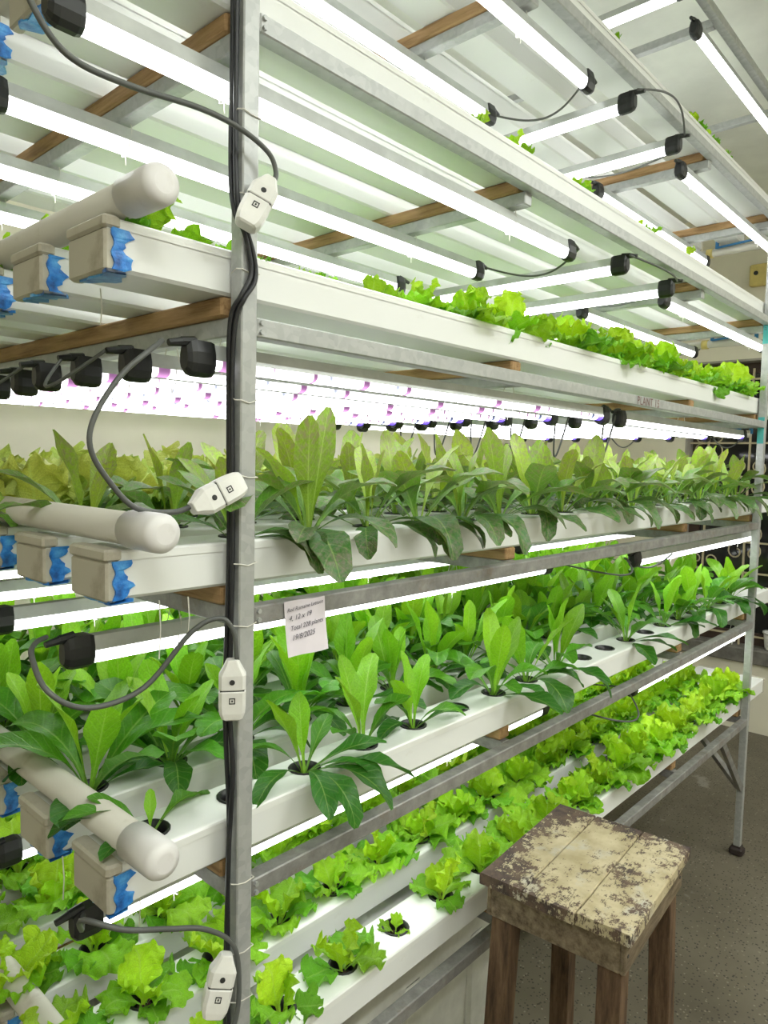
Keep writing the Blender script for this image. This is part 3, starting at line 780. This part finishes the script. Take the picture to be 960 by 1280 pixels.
def leafset(fn, specs, mat):
    out = []
    for i, s in enumerate(specs):
        m, uv = fn(i*7+3, *s); out.append(m.mesh('leaf', mat, True, uv))
    return out
ROM_UP = [(84, 66), (80, 48), (86, 74), (76, 36)]
ROM_MID = [(66, -8), (60, 12), (70, -30), (55, -20)]
ROM_OUT = [(42, -58), (30, -66), (24, -30), (36, -80)]
FR_UP = [(80, 55), (74, 30), (84, 70)]
FR_MID = [(60, -20), (52, 0), (64, -50), (48, -35)]
FR_OUT = [(30, -60), (22, -40), (36, -85)]
ROM_FLAT = [(42, -34), (34, -20), (48, -46), (36, -30)]
FR_FLAT = [(44, -22), (36, -10), (50, -34)]
LM = {}
for key, mat in (('rom', 'romaine_leaf'), ('red', 'red_romaine_leaf')):
    LM[key] = [leafset(romaine_mesh, [(a, b_, (.30 if k == 0 else .345) if key == 'rom' else (.28 if k == 0 else .31)) for a, b_ in sp], mat) for k, sp in enumerate((ROM_UP, ROM_MID, ROM_OUT, ROM_FLAT))]
LM['fri'] = [leafset(frilly_mesh, sp, 'frilly_leaf') for sp in (FR_UP, FR_MID, FR_OUT, FR_FLAT)]
def pot_mesh():
    m = MB(); N = 16; prof = [(.0215, -.004), (.0268, -.0005), (.0268, .0016), (.0255, .0026), (.0225, .0016), (.0205, -.010), (.0185, -.020), (.0185, -.0205)]
    rings = [[(r*math.cos(2*math.pi*k/N), r*math.sin(2*math.pi*k/N), z) for k in range(N)] for r, z in prof]
    m.loft(rings, caps=False); m.add([(.0187*math.cos(2*math.pi*k/N), .0187*math.sin(2*math.pi*k/N), -.0195) for k in range(N)], [tuple(range(N))])
    return m.mesh('net_pot', 'pot_black', True)
POT = pot_mesh()
def pebble_mesh(seed):
    r = random.Random(seed); m = MB()
    for k in range(13):
        a = r.uniform(0, 6.28); d = .0155*math.sqrt(r.random()); cx, cy, cz = d*math.cos(a), d*math.sin(a), -.017+r.uniform(0, .008); s = r.uniform(.0035, .0058)
        v = [(1,0,0),(-1,0,0),(0,1,0),(0,-1,0),(0,0,1),(0,0,-1)]
        q = []
        for p in v: q.append((cx+p[0]*s*r.uniform(.8,1.2), cy+p[1]*s*r.uniform(.8,1.2), cz+p[2]*s*r.uniform(.7,1)))
        m.add(q, [(0,2,4),(2,1,4),(1,3,4),(3,0,4),(2,0,5),(1,2,5),(3,1,5),(0,3,5)])
    return m.mesh('clay_pebbles', 'clay_pebbles', True)
PEB = [pebble_mesh(i) for i in range(3)]
def lerp(a, b_, q): return tuple(x+(y-x)*q for x, y in zip(a, b_))
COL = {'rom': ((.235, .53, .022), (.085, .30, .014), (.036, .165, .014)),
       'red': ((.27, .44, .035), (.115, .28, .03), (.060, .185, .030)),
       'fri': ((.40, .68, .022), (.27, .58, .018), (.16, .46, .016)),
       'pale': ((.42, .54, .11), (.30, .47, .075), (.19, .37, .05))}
def add_leaf(p, key, ring, az, s, r, colkey=None, tilt=0, wid=1., which=None, front=False):
    # leaves over the lid lie flat on it; only those that reach past the front edge hang down
    ms = LM[key][3 if ring == 2 and not (front and math.sin(az) < -.5) else ring]; me = ms[which % len(ms) if which is not None else r.randrange(len(ms))]
    o = bpy.data.objects.new('leaf', me); C.objects.link(o); o.parent = p
    o.location = (.004*math.cos(az), .004*math.sin(az), -.010)
    o.rotation_euler = (R(r.uniform(-10, 10)), R(tilt + r.uniform(-6, 6)), az)
    o.scale = (s, s*wid, s)
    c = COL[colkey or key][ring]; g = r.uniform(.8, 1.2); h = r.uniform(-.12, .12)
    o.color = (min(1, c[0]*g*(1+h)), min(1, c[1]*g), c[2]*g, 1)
    return o
def plant(key, x, y, z, label, group, seed, size=1., nl=(3, 4, 3), front=False, colkey=None, media=False, cat='lettuce', hero=None, name=None):
    r = random.Random(seed)
    p = thing(name or ('romaine_lettuce' if key in ('rom', 'red') else 'frilly_lettuce'), label, cat, (x, y, z), 0, group)
    cup = obj('net_pot', POT, p)
    if media: obj('clay_pebbles', PEB[seed % 3], cup, rot=(0, 0, r.uniform(0, 6)), kind='stuff')
    if hero is not None:
        for ring, az, s, which, tilt in hero: add_leaf(p, key, ring, R(az), s, r, colkey, tilt, .74 if ring else .9, which, front)
        return p
    a0 = r.uniform(0, 6.28)
    base = {'rom': (.170, .168, .150), 'red': (.168, .176, .158), 'fri': (.088, .088, .080)}[key]
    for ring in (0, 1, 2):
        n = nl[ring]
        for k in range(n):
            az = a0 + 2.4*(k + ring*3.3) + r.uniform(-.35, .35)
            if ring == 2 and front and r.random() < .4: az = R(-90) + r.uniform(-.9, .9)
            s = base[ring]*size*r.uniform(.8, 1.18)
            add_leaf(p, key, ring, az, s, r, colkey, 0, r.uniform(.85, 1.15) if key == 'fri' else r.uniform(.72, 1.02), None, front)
    return p

def sid(t_, row, k): return 1000*t_ + 100*row + k
# second shelf up: bright green romaine
EMPTY1 = {(0, 1), (0, 5), (0, 9), (0, 10), (0, 12)}
HERO1 = {
 (0, 0): [(1, 165, .125, 3, 0), (2, 150, .14, 2, -8), (1, 140, .10, 1, 0), (1, 18, .13, 3, 20), (0, 60, .06, 1, 0), (2, 205, .10, 3, 0)],
 (0, 2): [(2, -70, .175, 1, 0), (2, -95, .16, 3, 0), (2, -40, .185, 2, 6), (2, -115, .15, 0, 0), (2, -55, .15, 0, 0), (2, -160, .15, 0, 0), (0, 180, .15, 1, 0), (0, 40, .13, 0, 0), (1, 30, .12, 1, 0), (2, -25, .15, 1, 0), (1, 150, .13, 2, 0)],
 (0, 3): [(0, 90, .17, 0, 0), (0, 20, .18, 3, 0), (0, 160, .16, 1, 0), (1, 200, .13, 1, 0), (1, -10, .14, 0, 0), (2, 10, .13, 0, 0), (1, 120, .14, 2, 0)],
 (0, 4): [(0, 100, .15, 0, 0), (0, 10, .15, 1, 0), (1, -60, .12, 2, 0), (2, -20, .13, 1, 0), (1, 170, .13, 0, 0), (2, 190, .13, 0, 0), (0, 200, .13, 3, 0)],
}
for row in range(6):
    hx, hp = HOLE[1]
    for k in range(NH):
        x, y, z = hx+hp*k, CH_Y[row]+.045, lid_z(1)
        where = 'second shelf up, %s, %s hole from the pipe end' % (ROWW[row], ORD[k])
        if (row, k) in EMPTY1:
            p = thing('net_pot', 'bare black net pot on the second shelf, front row, %s hole' % ORD[k], 'net pot', (x, y, z), 0, 'bare net pots on the second shelf')
            cup = obj('cup', POT, p); obj('clay_pebbles', PEB[k % 3], cup, rot=(0, 0, k), kind='stuff'); continue
        far = x/2.4
        plant('rom', x, y, z, ('sprawling green romaine on the ' if (row, k) in HERO1 else 'green romaine on the ')+where, 'green romaine on the second shelf up', sid(1, row, k), size=1.0 + .04*row,
              nl=(3, 4, 3) if row == 0 else (4, 5, 4), front=row == 0, media=row <= 1 and k < 9, hero=HERO1.get((row, k)))
# third shelf up: red-tinged romaine in front, pale frilly lettuce behind
for row in range(6):
    hx, hp = HOLE[2]
    for k in range(NH):
        x, y, z = hx+hp*k, CH_Y[row]+.045, lid_z(2)
        where = 'third shelf up, %s, %s hole from the pipe end' % (ROWW[row], ORD[k])
        if row == 0 and k in (0,):
            continue
        if row < 2 or (row == 2 and k > 3):
            plant('red', x, y, z, 'red-tinged romaine on the '+where, 'red-tinged romaine on the third shelf up', sid(2, row, k), size=1.06 if k > 1 else .95, nl=(3, 5, 0 if k == 0 else 4), front=row == 0)
        else:
            plant('fri', x, y, z, 'pale frilly lettuce on the '+where, 'pale frilly lettuce on the third shelf up', sid(2, row, k), size=1.45, nl=(3, 4, 3), colkey='pale')
# lowest shelf: young frilly lettuce
EMPTY0 = {(0, 4)}
for row in range(6):
    hx, hp = HOLE[0]
    for k in range(NH):
        x, y, z = hx+hp*k, CH_Y[row]+.045, lid_z(0)
        where = 'lowest shelf, %s, %s hole from the pipe end' % (ROWW[row], ORD[k])
        far = max(0., x)/2.4
        if (row, k) in EMPTY0: size, nl = .42, (1, 2, 0)
        elif row == 0: size, nl = .86 + .38*far, (2, 2, 2) if k < 6 else (3, 4, 3)
        elif row == 1: size, nl = .92 + .34*far, (2, 3, 2) if k < 6 else (3, 4, 3)
        elif row < 4 and k < 5: size, nl = 1.08, (3, 3, 2)
        else: size, nl = 1.25, (3, 5, 4)
        plant('fri', x, y, z, 'bright frilly lettuce on the '+where, 'frilly lettuce on the lowest shelf', sid(0, row, k), size=size, nl=nl, media=row <= 1 and k < 8, front=False)
# fourth shelf up and the two overhead shelves: seedlings that show over the front channels
SEED = {3: {(r, k) for r in range(5) for k in range(NH)}, 4: {(0, 5), (0, 6), (0, 8), (0, 11), (0, 13), (1, 3), (1, 7)}, 5: {(0, 6), (0, 9), (0, 13), (0, 14), (0, 15), (0, 16), (1, 7), (1, 10)}}
for t_ in SEED:
    hx, hp = HOLE[t_]
    for row, k in sorted(SEED[t_]):
        x, y, z = hx+hp*k, CH_Y[row]+.045, lid_z(t_)
        where = '%s, %s, %s hole from the pipe end' % (SHELF[t_], ROWW[row], ORD[k])
        q = random.Random(k*7+row).uniform(.68, 1.2)
        if t_ == 3 and row < 2 and k < 4: s2, nl = (.8 if k == 0 and row == 0 else .5), ((2, 2, 2) if k == 0 and row == 0 else (1, 2, 1))
        elif t_ == 3 and row > 1: s2, nl = 1.1, (2, 3, 2)
        elif t_ == 3: s2, nl = q*(1.0 if k < 12 else 1.08), (3, 3, 2)
        else: s2, nl = .62, (2, 2, 1)
        plant('fri', x, y, z, 'yellow-green frilly lettuce on the '+where, 'frilly seedlings on the '+SHELF[t_], sid(t_, row, k), size=s2, nl=nl, front=(t_ == 3 and row == 0 and k in (6, 7, 10, 15)))
